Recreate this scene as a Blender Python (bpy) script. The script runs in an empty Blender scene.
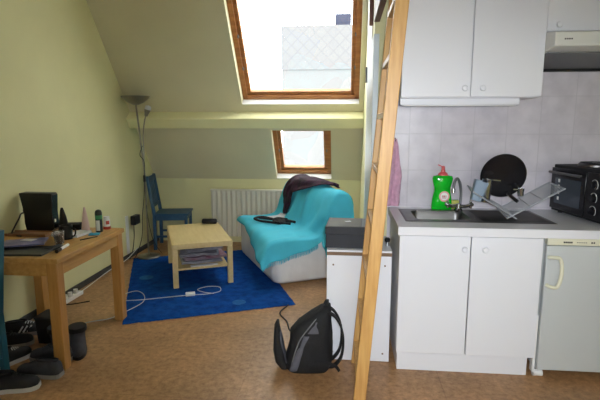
import bpy, bmesh, math, random
from mathutils import Vector, Matrix, Euler, noise
random.seed(7)
PI = math.pi
SC = bpy.context.scene
COL = SC.collection
R = math.radians

# ------------------------------------------------------------------ camera, sky, light, exposure
cam_d = bpy.data.cameras.new('camera')
cam = bpy.data.objects.new('camera', cam_d); COL.objects.link(cam)
cam.location = (0, 0, 1.55)
cam.rotation_euler = (R(90 - 9.1), 0, R(5.5))
cam_d.sensor_width = 36; cam_d.lens = 467 / 600 * 36
cam_d.clip_start = .05
SC.camera = cam
SC.view_settings.view_transform = 'Standard'
SC.view_settings.look = 'None'
SC.view_settings.gamma = 1
SC.view_settings.use_curve_mapping = False
SC.view_settings.exposure = 0.0

world = bpy.data.worlds.new('overcast_sky'); SC.world = world
world.use_nodes = True
bg = world.node_tree.nodes['Background']
bg.inputs['Color'].default_value = (1, 1, .985, 1)
bg.inputs['Strength'].default_value = 8.8

def area(name, loc, rot, sx, sy, power, col):
    d = bpy.data.lights.new(name, 'AREA'); d.shape = 'RECTANGLE'; d.size = sx; d.size_y = sy
    d.energy = power; d.color = col
    o = bpy.data.objects.new(name, d); COL.objects.link(o); o.location = loc; o.rotation_euler = rot
    return o
# daylight entering by the window in the wall behind the camera
area('rear_window_daylight', (.75, -1.42, 1.5), (R(90), 0, 0), 1.3, 1.25, 7, (.86, .92, 1))

# the flash of the camera, just above its lens
fl = bpy.data.lights.new('camera_flash', 'SPOT'); fl.energy = 250; fl.color = (.88, .93, 1); fl.spot_size = R(76); fl.spot_blend = 1; fl.shadow_soft_size = .035
flo = bpy.data.objects.new('camera_flash', fl); COL.objects.link(flo)
flo.location = (.03, -.01, 1.60); flo.rotation_euler = (R(90 - 14), 0, R(-5.5))

# ------------------------------------------------------------------ materials
def lin(c):
    return tuple(((v / 255) / 12.92 if v / 255 <= .04045 else ((v / 255 + .055) / 1.055) ** 2.4) for v in c) + (1,)

def mat(name, col, rough=.6, metal=0, vary=0, scale=8, col2=None, bump=0, bscale=40, stretch=None, spec=.5, trans=0, detail=4):
    m = bpy.data.materials.new(name); m.use_nodes = True
    nt = m.node_tree; b = nt.nodes['Principled BSDF']
    b.inputs['Base Color'].default_value = lin(col)
    b.inputs['Roughness'].default_value = rough
    b.inputs['Metallic'].default_value = metal
    b.inputs['Specular IOR Level'].default_value = spec
    b.inputs['Transmission Weight'].default_value = trans
    tc = nt.nodes.new('ShaderNodeTexCoord'); mp = nt.nodes.new('ShaderNodeMapping')
    nt.links.new(tc.outputs['Object'], mp.inputs['Vector'])
    if stretch: mp.inputs['Scale'].default_value = stretch
    if col2 is None and vary:
        col2 = tuple(max(0, v * (1 - vary)) for v in col)
    if col2 is not None:
        n = nt.nodes.new('ShaderNodeTexNoise'); n.inputs['Scale'].default_value = scale; n.inputs['Detail'].default_value = detail
        nt.links.new(mp.outputs['Vector'], n.inputs['Vector'])
        r = nt.nodes.new('ShaderNodeValToRGB'); r.color_ramp.elements[0].position = .32; r.color_ramp.elements[1].position = .68
        r.color_ramp.elements[0].color = lin(col); r.color_ramp.elements[1].color = lin(col2)
        nt.links.new(n.outputs['Fac'], r.inputs['Fac']); nt.links.new(r.outputs['Color'], b.inputs['Base Color'])
    if bump:
        n2 = nt.nodes.new('ShaderNodeTexNoise'); n2.inputs['Scale'].default_value = bscale; n2.inputs['Detail'].default_value = 5
        nt.links.new(mp.outputs['Vector'], n2.inputs['Vector'])
        bp = nt.nodes.new('ShaderNodeBump'); bp.inputs['Strength'].default_value = bump; bp.inputs['Distance'].default_value = .02
        nt.links.new(n2.outputs['Fac'], bp.inputs['Height']); nt.links.new(bp.outputs['Normal'], b.inputs['Normal'])
    return m

M = {}
M['yellow_wall'] = mat('yellow_wall_paint', (224, 219, 170), .75, vary=.03, scale=2, bump=.05, bscale=60)
M['slope_paint'] = mat('sloped_ceiling_paint', (216, 209, 176), .75, vary=.03, scale=2, bump=.05, bscale=60)
M['beam_paint'] = mat('beam_paint', (232, 228, 180), .65, vary=.03, scale=3)
M['white_paint'] = mat('white_paint', (230, 230, 228), .6)
M['ceiling_white'] = mat('ceiling_paint', (225, 222, 205), .8)
M['grey_trunk'] = mat('dark_grey_skirting', (62, 62, 62), .6)
M['door_paint'] = mat('pale_grey_door_paint', (188, 200, 205), .45)
M['loft_wood'] = mat('red_brown_wood', (120, 72, 52), .5, vary=.25, scale=5, stretch=(8, 1, 1))
M['window_wood'] = mat('window_pine', (176, 118, 62), .45, col2=(146, 92, 48), scale=5, stretch=(1, 1, 8))
M['pine'] = mat('ladder_pine', (208, 164, 98), .45, col2=(188, 140, 78), scale=6, stretch=(9, 9, .8), bump=.05)
M['desk_wood'] = mat('desk_pine', (200, 156, 92), .45, col2=(180, 134, 74), scale=5, stretch=(7, .8, 7))
M['desk_leg'] = mat('desk_leg_pine', (192, 144, 82), .45, col2=(172, 122, 66), scale=5, stretch=(9, 9, .8))
M['birch'] = mat('birch_veneer', (212, 190, 140), .4, col2=(202, 178, 126), scale=4, stretch=(8, 1, 8))
M['rail_wood'] = mat('tray_wood', (150, 105, 75), .5, vary=.2, scale=6)
M['blue_wood'] = mat('blue_painted_wood', (46, 88, 122), .5, vary=.12, scale=6)
M['teal_wood'] = mat('teal_painted_wood', (38, 100, 122), .5, vary=.12, scale=6)
M['white_lam'] = mat('white_laminate', (226, 227, 232), .32, spec=.4)
M['worktop'] = mat('white_worktop', (226, 226, 230), .3)
M['cream_plastic'] = mat('cream_plastic', (222, 220, 196), .4)
M['fridge_white'] = mat('fridge_enamel', (196, 200, 200), .35)
M['hood_white'] = mat('hood_enamel', (218, 219, 212), .4)
M['hood_grey'] = mat('hood_filter_grey', (120, 122, 124), .5, metal=.3)
M['steel'] = mat('stainless_steel', (132, 131, 130), .38, metal=1, vary=.12, scale=5)
M['chrome'] = mat('chrome', (205, 208, 212), .12, metal=1)
M['lamp_steel'] = mat('brushed_lamp_steel', (150, 146, 138), .35, metal=.9)
M['wire'] = mat('grey_coated_wire', (158, 162, 168), .4, metal=.4)
M['black'] = mat('black_plastic', (17, 17, 20), .4)
M['black_matte'] = mat('black_matte', (20, 20, 22), .75)
M['black_gloss'] = mat('black_enamel', (22, 22, 26), .22)
M['dark_glass'] = mat('oven_glass', (62, 70, 80), .08)
M['pan'] = mat('pan_coating', (16, 11, 13), .55, vary=.2, scale=6)
M['grey_plastic'] = mat('grey_plastic', (128, 146, 164), .35)
M['red_plastic'] = mat('red_pink_plastic', (200, 82, 84), .4)
M['soap'] = mat('green_soap', (22, 196, 44), .12, vary=.15, scale=14)
M['label_pink'] = mat('label_pink', (226, 160, 160), .5)
M['white_plastic'] = mat('white_plastic', (228, 228, 226), .4)
M['cable_white'] = mat('cable_white', (186, 190, 198), .5)
M['sponge'] = mat('sponge', (206, 208, 110), .9, vary=.12, scale=60, bump=.4, bscale=120)
M['sponge_green'] = mat('scourer_green', (90, 140, 80), .95)
M['towel'] = mat('pink_towel', (214, 168, 190), .9, vary=.1, scale=30, bump=.3, bscale=150)
M['radiator'] = mat('radiator_enamel', (214, 210, 196), .4)
M['cover'] = mat('white_cotton_cover', (232, 230, 230), .9, vary=.03, scale=5, bump=.25, bscale=9)
M['throw'] = mat('turquoise_throw_fabric', (74, 194, 220), .85, vary=.07, scale=5, bump=.08, bscale=60)
M['scarf'] = mat('dark_plum_scarf', (16, 13, 20), .95, col2=(66, 26, 56), scale=11, bump=.4, bscale=50)
M['garment'] = mat('black_fabric', (24, 24, 28), .9, vary=.3, scale=30)
M['paper'] = mat('white_paper', (216, 216, 222), .7, vary=.04, scale=20)
M['news'] = mat('newsprint', (178, 176, 188), .8, col2=(120, 120, 136), scale=16, stretch=(1, 5, 1))
M['news_pic'] = mat('newsprint_red', (168, 164, 176), .8, col2=(136, 66, 92), scale=5)
M['mag_blue'] = mat('blue_magazine', (66, 76, 122), .35, col2=(130, 124, 168), scale=8)
M['mag_dark'] = mat('dark_book_cover', (34, 38, 46), .4)
M['pink_white'] = mat('pinkish_paper', (218, 190, 184), .7)
M['tealnote'] = mat('cyan_note', (60, 160, 196), .7)
M['can_green'] = mat('green_band', (54, 130, 84), .4)
M['can_dark'] = mat('can_dark', (26, 34, 44), .3)
M['jar_red'] = mat('jar_red', (176, 56, 40), .5)
M['bag_black'] = mat('backpack_black', (20, 20, 23), .8, vary=.3, scale=20, bump=.25, bscale=30)
M['bag_grey'] = mat('backpack_grey', (92, 92, 100), .75, vary=.12, scale=20, bump=.2, bscale=60)
M['shoe_grey'] = mat('grey_canvas', (64, 64, 72), .85, vary=.15, scale=25)
M['shoe_black'] = mat('black_shoe', (24, 24, 28), .7, vary=.2, scale=25)
M['shoe_sole'] = mat('pale_sole', (150, 145, 140), .7)
M['sole_white'] = mat('white_sole', (200, 200, 200), .6)
M['box_grey'] = mat('dark_grey_box', (40, 42, 48), .6, vary=.12, scale=6)
M['box_top'] = mat('box_lid_print', (38, 36, 30), .55, col2=(74, 68, 50), scale=7)
M['box_lid_grey'] = mat('box_lid_grey', (84, 88, 94), .5)
M['brown_edge'] = mat('brown_edge', (118, 92, 70), .6)
M['bulb'] = mat('frosted_glass', (205, 208, 215), .35)
M['facade_low'] = mat('pale_render', (96, 96, 97), .9)
M['chimney'] = mat('slate_grey', (44, 48, 66), .9)
M['ext_glass'] = None

def glass(name='pane_glass'):
    m = bpy.data.materials.new(name); m.use_nodes = True
    nt = m.node_tree; nt.nodes.clear()
    o = nt.nodes.new('ShaderNodeOutputMaterial'); mx = nt.nodes.new('ShaderNodeMixShader')
    t = nt.nodes.new('ShaderNodeBsdfTransparent'); g = nt.nodes.new('ShaderNodeBsdfGlossy')
    g.inputs['Roughness'].default_value = .02; t.inputs['Color'].default_value = (.96, .98, .98, 1)
    mx.inputs['Fac'].default_value = .06
    nt.links.new(t.outputs[0], mx.inputs[1]); nt.links.new(g.outputs[0], mx.inputs[2]); nt.links.new(mx.outputs[0], o.inputs[0])
    return m
M['glass'] = glass()

def tumbler():
    m = mat('tumbler_glass', (225, 225, 230), .05, trans=.85)
    return m
M['tumbler'] = tumbler()

def tile_mat():
    m = mat('kitchen_tile', (200, 196, 203), .22)
    nt = m.node_tree; b = nt.nodes['Principled BSDF']
    tc = nt.nodes['Texture Coordinate']; mp = nt.nodes['Mapping']
    sep = nt.nodes.new('ShaderNodeSeparateXYZ'); cmb = nt.nodes.new('ShaderNodeCombineXYZ')
    nt.links.new(tc.outputs['Object'], sep.inputs[0])
    nt.links.new(sep.outputs['X'], cmb.inputs['X']); nt.links.new(sep.outputs['Z'], cmb.inputs['Y'])
    nt.links.new(cmb.outputs[0], mp.inputs['Vector'])
    mp.inputs['Location'].default_value = (-.01, -.178, 0)
    br = nt.nodes.new('ShaderNodeTexBrick'); br.offset = 0; br.squash = 1
    br.inputs['Scale'].default_value = 1; br.inputs['Brick Width'].default_value = .226; br.inputs['Row Height'].default_value = .262
    br.inputs['Mortar Size'].default_value = .0022; br.inputs['Mortar Smooth'].default_value = .3
    nt.links.new(mp.outputs[0], br.inputs['Vector'])
    n = nt.nodes.new('ShaderNodeTexNoise'); n.inputs['Scale'].default_value = 9; n.inputs['Detail'].default_value = 6
    nt.links.new(tc.outputs['Object'], n.inputs['Vector'])
    r = nt.nodes.new('ShaderNodeValToRGB'); r.color_ramp.elements[0].position = .35; r.color_ramp.elements[1].position = .7
    r.color_ramp.elements[0].color = lin((208, 203, 210)); r.color_ramp.elements[1].color = lin((192, 187, 195))
    nt.links.new(n.outputs['Fac'], r.inputs['Fac'])
    nt.links.new(r.outputs['Color'], br.inputs['Color1']); nt.links.new(r.outputs['Color'], br.inputs['Color2'])
    br.inputs['Mortar'].default_value = lin((190, 186, 193))
    nt.links.new(br.outputs['Color'], b.inputs['Base Color'])
    bp = nt.nodes.new('ShaderNodeBump'); bp.inputs['Strength'].default_value = .5; bp.inputs['Distance'].default_value = .004; bp.invert = True
    nt.links.new(br.outputs['Fac'], bp.inputs['Height']); nt.links.new(bp.outputs['Normal'], b.inputs['Normal'])
    return m
M['tile'] = tile_mat()

def floor_mat():
    m = mat('cork_floor', (150, 100, 60), .42)
    nt = m.node_tree; b = nt.nodes['Principled BSDF']; tc = nt.nodes['Texture Coordinate']
    def nz(s, d, rgh=.6):
        n = nt.nodes.new('ShaderNodeTexNoise'); n.inputs['Scale'].default_value = s; n.inputs['Detail'].default_value = d
        n.inputs['Roughness'].default_value = rgh
        nt.links.new(tc.outputs['Object'], n.inputs['Vector']); return n
    n1, n2 = nz(26, 6, .75), nz(2.2, 5)
    r1 = nt.nodes.new('ShaderNodeValToRGB'); e = r1.color_ramp.elements
    e[0].position = .3; e[0].color = lin((136, 98, 62)); e[1].position = .7; e[1].color = lin((204, 160, 114))
    nt.links.new(n1.outputs['Fac'], r1.inputs['Fac'])
    r2 = nt.nodes.new('ShaderNodeValToRGB'); e = r2.color_ramp.elements
    e[0].position = .35; e[0].color = (.72, .7, .68, 1); e[1].position = .7; e[1].color = (1.08, 1.05, 1.02, 1)
    nt.links.new(n2.outputs['Fac'], r2.inputs['Fac'])
    br = nt.nodes.new('ShaderNodeTexBrick'); br.offset = .5; br.inputs['Scale'].default_value = 1
    br.inputs['Brick Width'].default_value = 1.2; br.inputs['Row Height'].default_value = .6
    br.inputs['Mortar Size'].default_value = .003
    br.inputs['Color1'].default_value = (1, 1, 1, 1); br.inputs['Color2'].default_value = (.95, .95, .94, 1); br.inputs['Mortar'].default_value = (.78, .76, .74, 1)
    nt.links.new(tc.outputs['Object'], br.inputs['Vector'])
    def mul(a, c):
        x = nt.nodes.new('ShaderNodeMix'); x.data_type = 'RGBA'; x.blend_type = 'MULTIPLY'; x.inputs['Factor'].default_value = 1
        nt.links.new(a, x.inputs['A']); nt.links.new(c, x.inputs['B']); return x.outputs['Result']
    nt.links.new(mul(mul(r1.outputs['Color'], r2.outputs['Color']), br.outputs['Color']), b.inputs['Base Color'])
    return m
M['cork'] = floor_mat()

def rug_mat():
    m = mat('blue_rug_pile', (22, 84, 168), .95, col2=(14, 60, 132), scale=14, bump=.8, bscale=160, spec=.1)
    return m
M['rug'] = rug_mat()
M['rug_spot'] = mat('pale_blue_pile', (52, 116, 186), .95, vary=.2, scale=20, bump=.8, bscale=160, spec=.1)
M['rug_edge'] = M['rug']

def slate_mat():
    m = mat('diamond_slates', (94, 94, 95), .9)
    nt = m.node_tree; b = nt.nodes['Principled BSDF']; tc = nt.nodes['Texture Coordinate']; mp = nt.nodes['Mapping']
    sep = nt.nodes.new('ShaderNodeSeparateXYZ'); cmb = nt.nodes.new('ShaderNodeCombineXYZ')
    nt.links.new(tc.outputs['Object'], sep.inputs[0])
    nt.links.new(sep.outputs['X'], cmb.inputs['X']); nt.links.new(sep.outputs['Z'], cmb.inputs['Y'])
    nt.links.new(cmb.outputs[0], mp.inputs['Vector']); mp.inputs['Rotation'].default_value = (0, 0, R(45))
    br = nt.nodes.new('ShaderNodeTexBrick'); br.offset = 0
    br.inputs['Scale'].default_value = 1; br.inputs['Brick Width'].default_value = .21; br.inputs['Row Height'].default_value = .21
    br.inputs['Mortar Size'].default_value = .012
    br.inputs['Color1'].default_value = lin((95, 95, 96)); br.inputs['Color2'].default_value = lin((93, 93, 95)); br.inputs['Mortar'].default_value = lin((87, 87, 90))
    nt.links.new(mp.outputs[0], br.inputs['Vector']); nt.links.new(br.outputs['Color'], b.inputs['Base Color'])
    return m
M['slate'] = slate_mat()

# ------------------------------------------------------------------ mesh helpers
class MB:
    def __init__(s): s.bm = bmesh.new()
    def box(s, x0, x1, y0, y1, z0, z1, mx=None):
        r = bmesh.ops.create_cube(s.bm, size=1)['verts']
        for v in r:
            v.co = Vector(((x0 + x1) / 2 + v.co.x * (x1 - x0), (y0 + y1) / 2 + v.co.y * (y1 - y0), (z0 + z1) / 2 + v.co.z * (z1 - z0)))
            if mx is not None: v.co = mx @ v.co
        return s
    def obox(s, c, size, rot=(0, 0, 0)):
        mx = Matrix.Translation(c) @ Euler(rot).to_matrix().to_4x4()
        a, b, d = size
        return s.box(-a / 2, a / 2, -b / 2, b / 2, -d / 2, d / 2, mx)
    def beam(s, p0, p1, w, d, side=(0, 1, 0)):
        """a square bar from p0 to p1: w across 'side' normal, d along side"""
        p0, p1 = Vector(p0), Vector(p1); ax = (p1 - p0); L = ax.length; ax.normalize()
        sd = Vector(side); sd = (sd - ax * sd.dot(ax)).normalized(); ot = ax.cross(sd)
        mx = Matrix((ot, sd, ax)).transposed().to_4x4(); mx.translation = p0
        return s.box(-w / 2, w / 2, -d / 2, d / 2, 0, L, mx)
    def cyl(s, p0, p1, r0, r1=None, n=20):
        r1 = r0 if r1 is None else r1
        return s.tube([p0, p1], [r0, r1], n)
    def tube(s, pts, r, n=8, closed=False):
        pts = [Vector(p) for p in pts]; N = len(pts); rs = r if isinstance(r, (list, tuple)) else [r] * N
        rings = []; up = None
        for i, p in enumerate(pts):
            if closed: t = pts[(i + 1) % N] - pts[i - 1]
            else: t = pts[min(i + 1, N - 1)] - pts[max(i - 1, 0)]
            t.normalize()
            if up is None:
                up = Vector((0, 0, 1)) if abs(t.z) < .9 else Vector((1, 0, 0))
            up = (up - t * up.dot(t))
            if up.length < 1e-6: up = t.orthogonal()
            up.normalize(); sd = t.cross(up)
            rings.append([s.bm.verts.new(p + (up * math.cos(2 * PI * k / n) + sd * math.sin(2 * PI * k / n)) * rs[i]) for k in range(n)])
        for i in range(N if closed else N - 1):
            a, b = rings[i], rings[(i + 1) % N]
            for k in range(n):
                s.bm.faces.new((a[k], a[(k + 1) % n], b[(k + 1) % n], b[k]))
        if not closed:
            s.bm.faces.new(rings[0][::-1]); s.bm.faces.new(rings[-1])
        return s
    def lathe(s, prof, c=(0, 0, 0), n=28, mx=None, sx=1, sy=1):
        c = Vector(c); rings = []
        for (r, z) in prof:
            if r < 1e-5: rings.append([s.bm.verts.new(c + Vector((0, 0, z)))])
            else: rings.append([s.bm.verts.new(c + Vector((r * sx * math.cos(2 * PI * k / n), r * sy * math.sin(2 * PI * k / n), z))) for k in range(n)])
        for a, b in zip(rings, rings[1:]):
            for k in range(n):
                f = [a[k % len(a)], a[(k + 1) % len(a)], b[(k + 1) % len(b)], b[k % len(b)]]
                f2 = []
                for v in f:
                    if v not in f2: f2.append(v)
                if len(f2) > 2:
                    try: s.bm.faces.new(f2)
                    except ValueError: pass
        if len(rings[0]) > 1: s.bm.faces.new(rings[0][::-1])
        if len(rings[-1]) > 1: s.bm.faces.new(rings[-1])
        if mx is not None:
            for rg in rings:
                for v in rg: v.co = mx @ v.co
        return s
    def rings(s, rings, cap=True):
        vs = [[s.bm.verts.new(Vector(p)) for p in rg] for rg in rings]; n = len(vs[0])
        for a, b in zip(vs, vs[1:]):
            for k in range(n): s.bm.faces.new((a[k], a[(k + 1) % n], b[(k + 1) % n], b[k]))
        if cap: s.bm.faces.new(vs[0][::-1]); s.bm.faces.new(vs[-1])
        return s
    def grid(s, f, nu, nv):
        vs = [[s.bm.verts.new(Vector(f(i / nu, j / nv))) for j in range(nv + 1)] for i in range(nu + 1)]
        for i in range(nu):
            for j in range(nv): s.bm.faces.new((vs[i][j], vs[i + 1][j], vs[i + 1][j + 1], vs[i][j + 1]))
        return s
    def prism(s, poly, axis, a0, a1):
        def P(p, a):
            return {'x': (a, p[0], p[1]), 'y': (p[0], a, p[1]), 'z': (p[0], p[1], a)}[axis]
        A = [s.bm.verts.new(P(p, a0)) for p in poly]; B = [s.bm.verts.new(P(p, a1)) for p in poly]; n = len(poly)
        s.bm.faces.new(A[::-1]); s.bm.faces.new(B)
        for k in range(n): s.bm.faces.new((A[k], A[(k + 1) % n], B[(k + 1) % n], B[k]))
        return s
    def ball(s, c, r, n=16):
        r = (r, r, r) if not isinstance(r, (tuple, list)) else r
        q = bmesh.ops.create_uvsphere(s.bm, u_segments=n, v_segments=max(6, n // 2), radius=1)['verts']
        for v in q: v.co = Vector((c[0] + v.co.x * r[0], c[1] + v.co.y * r[1], c[2] + v.co.z * r[2]))
        return s
    def build(s, name, m, parent=None, bevel=0, seg=2, smooth=35, solid=0, sub=0, loc=None):
        bmesh.ops.recalc_face_normals(s.bm, faces=s.bm.faces[:])
        me = bpy.data.meshes.new(name); s.bm.to_mesh(me); s.bm.free()
        me.materials.append(M[m] if isinstance(m, str) else m)
        o = bpy.data.objects.new(name, me); COL.objects.link(o)
        if parent: o.parent = parent
        if loc: o.location = loc
        if smooth:
            me.shade_smooth()
            if smooth < 180: me.set_sharp_from_angle(angle=R(smooth))
        if solid:
            d = o.modifiers.new('solid', 'SOLIDIFY'); d.thickness = solid; d.offset = 0
        if bevel:
            d = o.modifiers.new('bevel', 'BEVEL'); d.width = bevel; d.segments = seg; d.limit_method = 'ANGLE'
        if sub:
            d = o.modifiers.new('sub', 'SUBSURF'); d.levels = sub; d.render_levels = sub
        return o

def tag(o, label, cat, group=None):
    o['label'] = label; o['category'] = cat
    if group: o['group'] = group
    return o
def thing(name, label, cat, loc=(0, 0, 0), rz=0, group=None):
    o = bpy.data.objects.new(name, None); COL.objects.link(o); o.empty_display_size = .1
    o.location = loc; o.rotation_euler = (0, 0, rz)
    return tag(o, label, cat, group)
def struct(o):
    o['kind'] = 'structure'; return o
def copy_tree(o, parent=None):
    c = o.copy(); COL.objects.link(c)
    if parent: c.parent = parent
    for ch in list(o.children): copy_tree(ch, c)
    return c
def smooth_path(pts, n=8, closed=False):
    pts = [Vector(p) for p in pts]; N = len(pts); out = []
    rng = range(N) if closed else range(N - 1)
    for i in rng:
        if closed: a, b, c, d = pts[i - 1], pts[i], pts[(i + 1) % N], pts[(i + 2) % N]
        else: a, b, c, d = pts[max(i - 1, 0)], pts[i], pts[i + 1], pts[min(i + 2, N - 1)]
        for k in range(n):
            t = k / n
            out.append(.5 * ((2 * b) + (c - a) * t + (2 * a - 5 * b + 4 * c - d) * t * t + (3 * b - a - 3 * c + d) * t ** 3))
    if not closed: out.append(pts[-1])
    return out

# ------------------------------------------------------------------ the room
XL, XR, YB, YK, YF = -2.52, 2.4, 6.0, 3.48, -1.5
XP = .2                                     # alcove side of the partition
TAN = 1.306; KZ = .853                      # slope of the roof, top of the knee wall
cS = 1 / math.hypot(1, TAN); sS = TAN * cS
SD = Vector((0, -cS, sS)); NN = Vector((0, sS, cS)); K0 = Vector((0, YB, KZ))
ZC = 3.35                                   # flat ceiling
S_TOP = (ZC - KZ) / sS; Y_TOP = YB - cS * S_TOP
def SP(x, s, d=0): return Vector((x, 0, 0)) + K0 + SD * s + NN * d
SM = Matrix(((1, 0, 0, 0), (0, SD.y, NN.y, YB), (0, SD.z, NN.z, KZ), (0, 0, 0, 1)))   # (x, s, d) -> world

struct(MB().box(XL - .1, XR + .1, YF - .1, YB + .1, -.1, 0).build('floor', 'cork', smooth=0))
struct(MB().prism([(YF - .1, 0), (YB + .1, 0), (YB + .1, KZ - .1), (Y_TOP + .08, ZC + .1), (YF - .1, ZC + .1)], 'x', XL - .1, XL).build('wall_left', 'yellow_wall', smooth=0))
struct(MB().box(XL, XP + .12, YB, YB + .1, 0, KZ).build('wall_back', 'yellow_wall', smooth=0))
struct(MB().box(XR, XR + .1, YF, YK + .1, 0, ZC + .1).build('wall_right', 'yellow_wall', smooth=0))
# rear wall with a window opening
rw = MB(); WX0, WX1, WZ0, WZ1 = .05, 1.45, .85, 2.15
rw.box(XL, WX0, YF - .1, YF, 0, ZC).box(WX1, XR, YF - .1, YF, 0, ZC).box(WX0, WX1, YF - .1, YF, 0, WZ0).box(WX0, WX1, YF - .1, YF, WZ1, ZC)
struct(rw.build('wall_front', 'yellow_wall', smooth=0))
wf = MB()
for a in ((WX0, WX0 + .07, WZ0, WZ1), (WX1 - .07, WX1, WZ0, WZ1), (WX0, WX1, WZ0, WZ0 + .07), (WX0, WX1, WZ1 - .07, WZ1), (.72, .78, WZ0, WZ1)):
    wf.box(a[0], a[1], YF - .08, YF - .02, a[2], a[3])
w3 = struct(wf.build('window_3', 'white_paint', smooth=0))
MB().box(WX0, WX1, YF - .055, YF - .05, WZ0, WZ1).build('pane', 'glass', w3, smooth=0)
# kitchen wall, tiled
struct(MB().box(XP + .12, XR, YK, YK + .1, 0, ZC).build('wall_kitchen', 'tile', smooth=0))
# partition between alcove and the rooms behind the kitchen, with a door
pw = MB(); DY0, DY1, DZ = 3.0, 3.81, 2.1
pw.prism([(YK, 0), (YB + .1, 0), (YB, KZ), (Y_TOP, ZC), (YK, ZC)], 'x', XP, XP + .12)
struct(pw.build('wall_partition', 'yellow_wall', smooth=0))
struct(MB().box(XP - .006, XP - .0005, DY1 + .02, 4.62, 0, 3.0).build('trim_1', 'white_paint', smooth=0))  # thin white slab painting in the skylight's brightness on this stretch of partition
dr = struct(MB().box(XP - .036, XP - .002, DY0, DY1, .765, DZ).build('door_1', 'door_paint', bevel=.003, smooth=0))
MB().cyl((XP - .04, DY1 + .004, 1.88), (XP - .04, DY1 + .004, 2.0), .010).build('hinge', 'hood_grey', dr)
# flat ceiling and sloped ceiling with two openings
struct(MB().box(XL - .1, XR + .1, YF - .1, Y_TOP + .06, ZC, ZC + .1).build('ceiling_flat', 'ceiling_white', smooth=0))
W1 = (-1.165, .145, 1.17, 2.50)             # x0, x1, s0, s1 of the openings
W2 = (-.878, -.17, .02, .80)
DW = .14
xs = sorted({XL - .05, W1[0], W1[1], W2[0], W2[1], XP + .06}); ss = sorted({-.05, W2[2], W2[3], W1[2], W1[3], S_TOP + .12})
sl = MB(); vv = {}
def gv(x, s):
    if (x, s) not in vv: vv[(x, s)] = sl.bm.verts.new(SM @ Vector((x, s, 0)))
    return vv[(x, s)]
fs = []
for a, b in zip(xs, xs[1:]):
    for c, d in zip(ss, ss[1:]):
        mx_, ms_ = (a + b) / 2, (c + d) / 2
        if any(w[0] < mx_ < w[1] and w[2] < ms_ < w[3] for w in (W1, W2)): continue
        fs.append(sl.bm.faces.new((gv(a, c), gv(b, c), gv(b, d), gv(a, d))))
ex = bmesh.ops.extrude_face_region(sl.bm, geom=fs)
for v in [g for g in ex['geom'] if isinstance(g, bmesh.types.BMVert)]: v.co += NN * DW
struct(sl.build('ceiling', 'slope_paint', smooth=0))
# the purlin across the slope
struct(MB().box(XL, XP, .935, 1.075, -.14, .0, SM).build('trim_2', 'beam_paint', bevel=.008, smooth=0))

def skylight(name, W, dep):
    x0, x1, s0, s1 = W; t = .052
    fr = MB()
    for a in ((x0, x0 + t, s0, s1), (x1 - t, x1, s0, s1), (x0, x1, s0, s0 + t), (x0, x1, s1 - t, s1)):
        fr.box(a[0], a[1], a[2], a[3], dep, DW + .03, SM)
    w = struct(fr.build(name, 'window_wood', bevel=.004, smooth=0))
    u = t - .008; v = .05; sh = MB()
    for a in ((x0 + u, x0 + u + v, s0 + u, s1 - u), (x1 - u - v, x1 - u, s0 + u, s1 - u), (x0 + u, x1 - u, s0 + u, s0 + u + v), (x0 + u, x1 - u, s1 - u - v, s1 - u)):
        sh.box(a[0], a[1], a[2], a[3], dep + .022, DW + .02, SM)
    sa = sh.build('sash', 'window_wood', w, bevel=.005, smooth=0)
    MB().box(x0 + u + v - .01, x1 - u - v + .01, s0 + u + v - .01, s1 - u - v + .01, dep + .04, dep + .046, SM).build('pane', 'glass', w, smooth=0)
    hb = MB()
    for s in (s0 + .38, s0 + .75): hb.box(x0 + t - .002, x0 + t + .012, s, s + .03, dep - .004, dep + .02, SM); hb.box(x1 - t - .012, x1 - t + .002, s, s + .03, dep - .004, dep + .02, SM)
    hb.build('hinge_plate', 'hood_grey', w, smooth=0)
    return w
skylight('window_1', W1, .085)
skylight('window_2', W2, .085)
# white sill boards lying in the lower reveal of each skylight
for i, W in enumerate((W1, W2)):
    struct(MB().box(W[0], W[1], W[2] + .0005, W[2] + .006, -.004, .09, SM).build('trim_%d' % (3 + i), 'white_paint', smooth=0))
# skirting and cable duct along the left wall
struct(MB().box(XL, XL + .018, .2, YB, 0, .055).build('baseboard_left', 'grey_trunk', bevel=.003, smooth=0))
# loft edge above the door
lb_ = MB().box(XP - .012, XP + .028, 2.74, 3.47, 2.265, 2.42)
lb_.box(XP - .040, XP - .010, 3.56, 3.60, 2.265, 2.9).box(XP - .006, XP + .034, 3.43, 3.47, 2.36, 2.9)
struct(lb_.build('trim_5', 'loft_wood', bevel=.003, smooth=0))
lf = MB().box(.62, 2.4, 2.1, YK, 2.56, 2.70)
struct(lf.build('loft_floor', 'loft_wood', smooth=0))

# ------------------------------------------------------------------ outside: the neighbouring house
nb = thing('neighbour_house', 'pale house with diamond slate cladding seen through both skylights', 'building', (2.2, 14.5, -6))
MB().box(-3.8, 4, -2.5, 2.5, 0, 8.92).build('wall', 'facade_low', nb, smooth=0)
MB().box(-3.82, 4.02, -2.53, 2.53, 8.92, 9.97).build('slate_cladding', 'slate', nb, smooth=0)
MB().box(-2.5, -2.1, -2.2, -1.7, 9.95, 10.3).build('chimney', 'chimney', nb, smooth=0)

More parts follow.
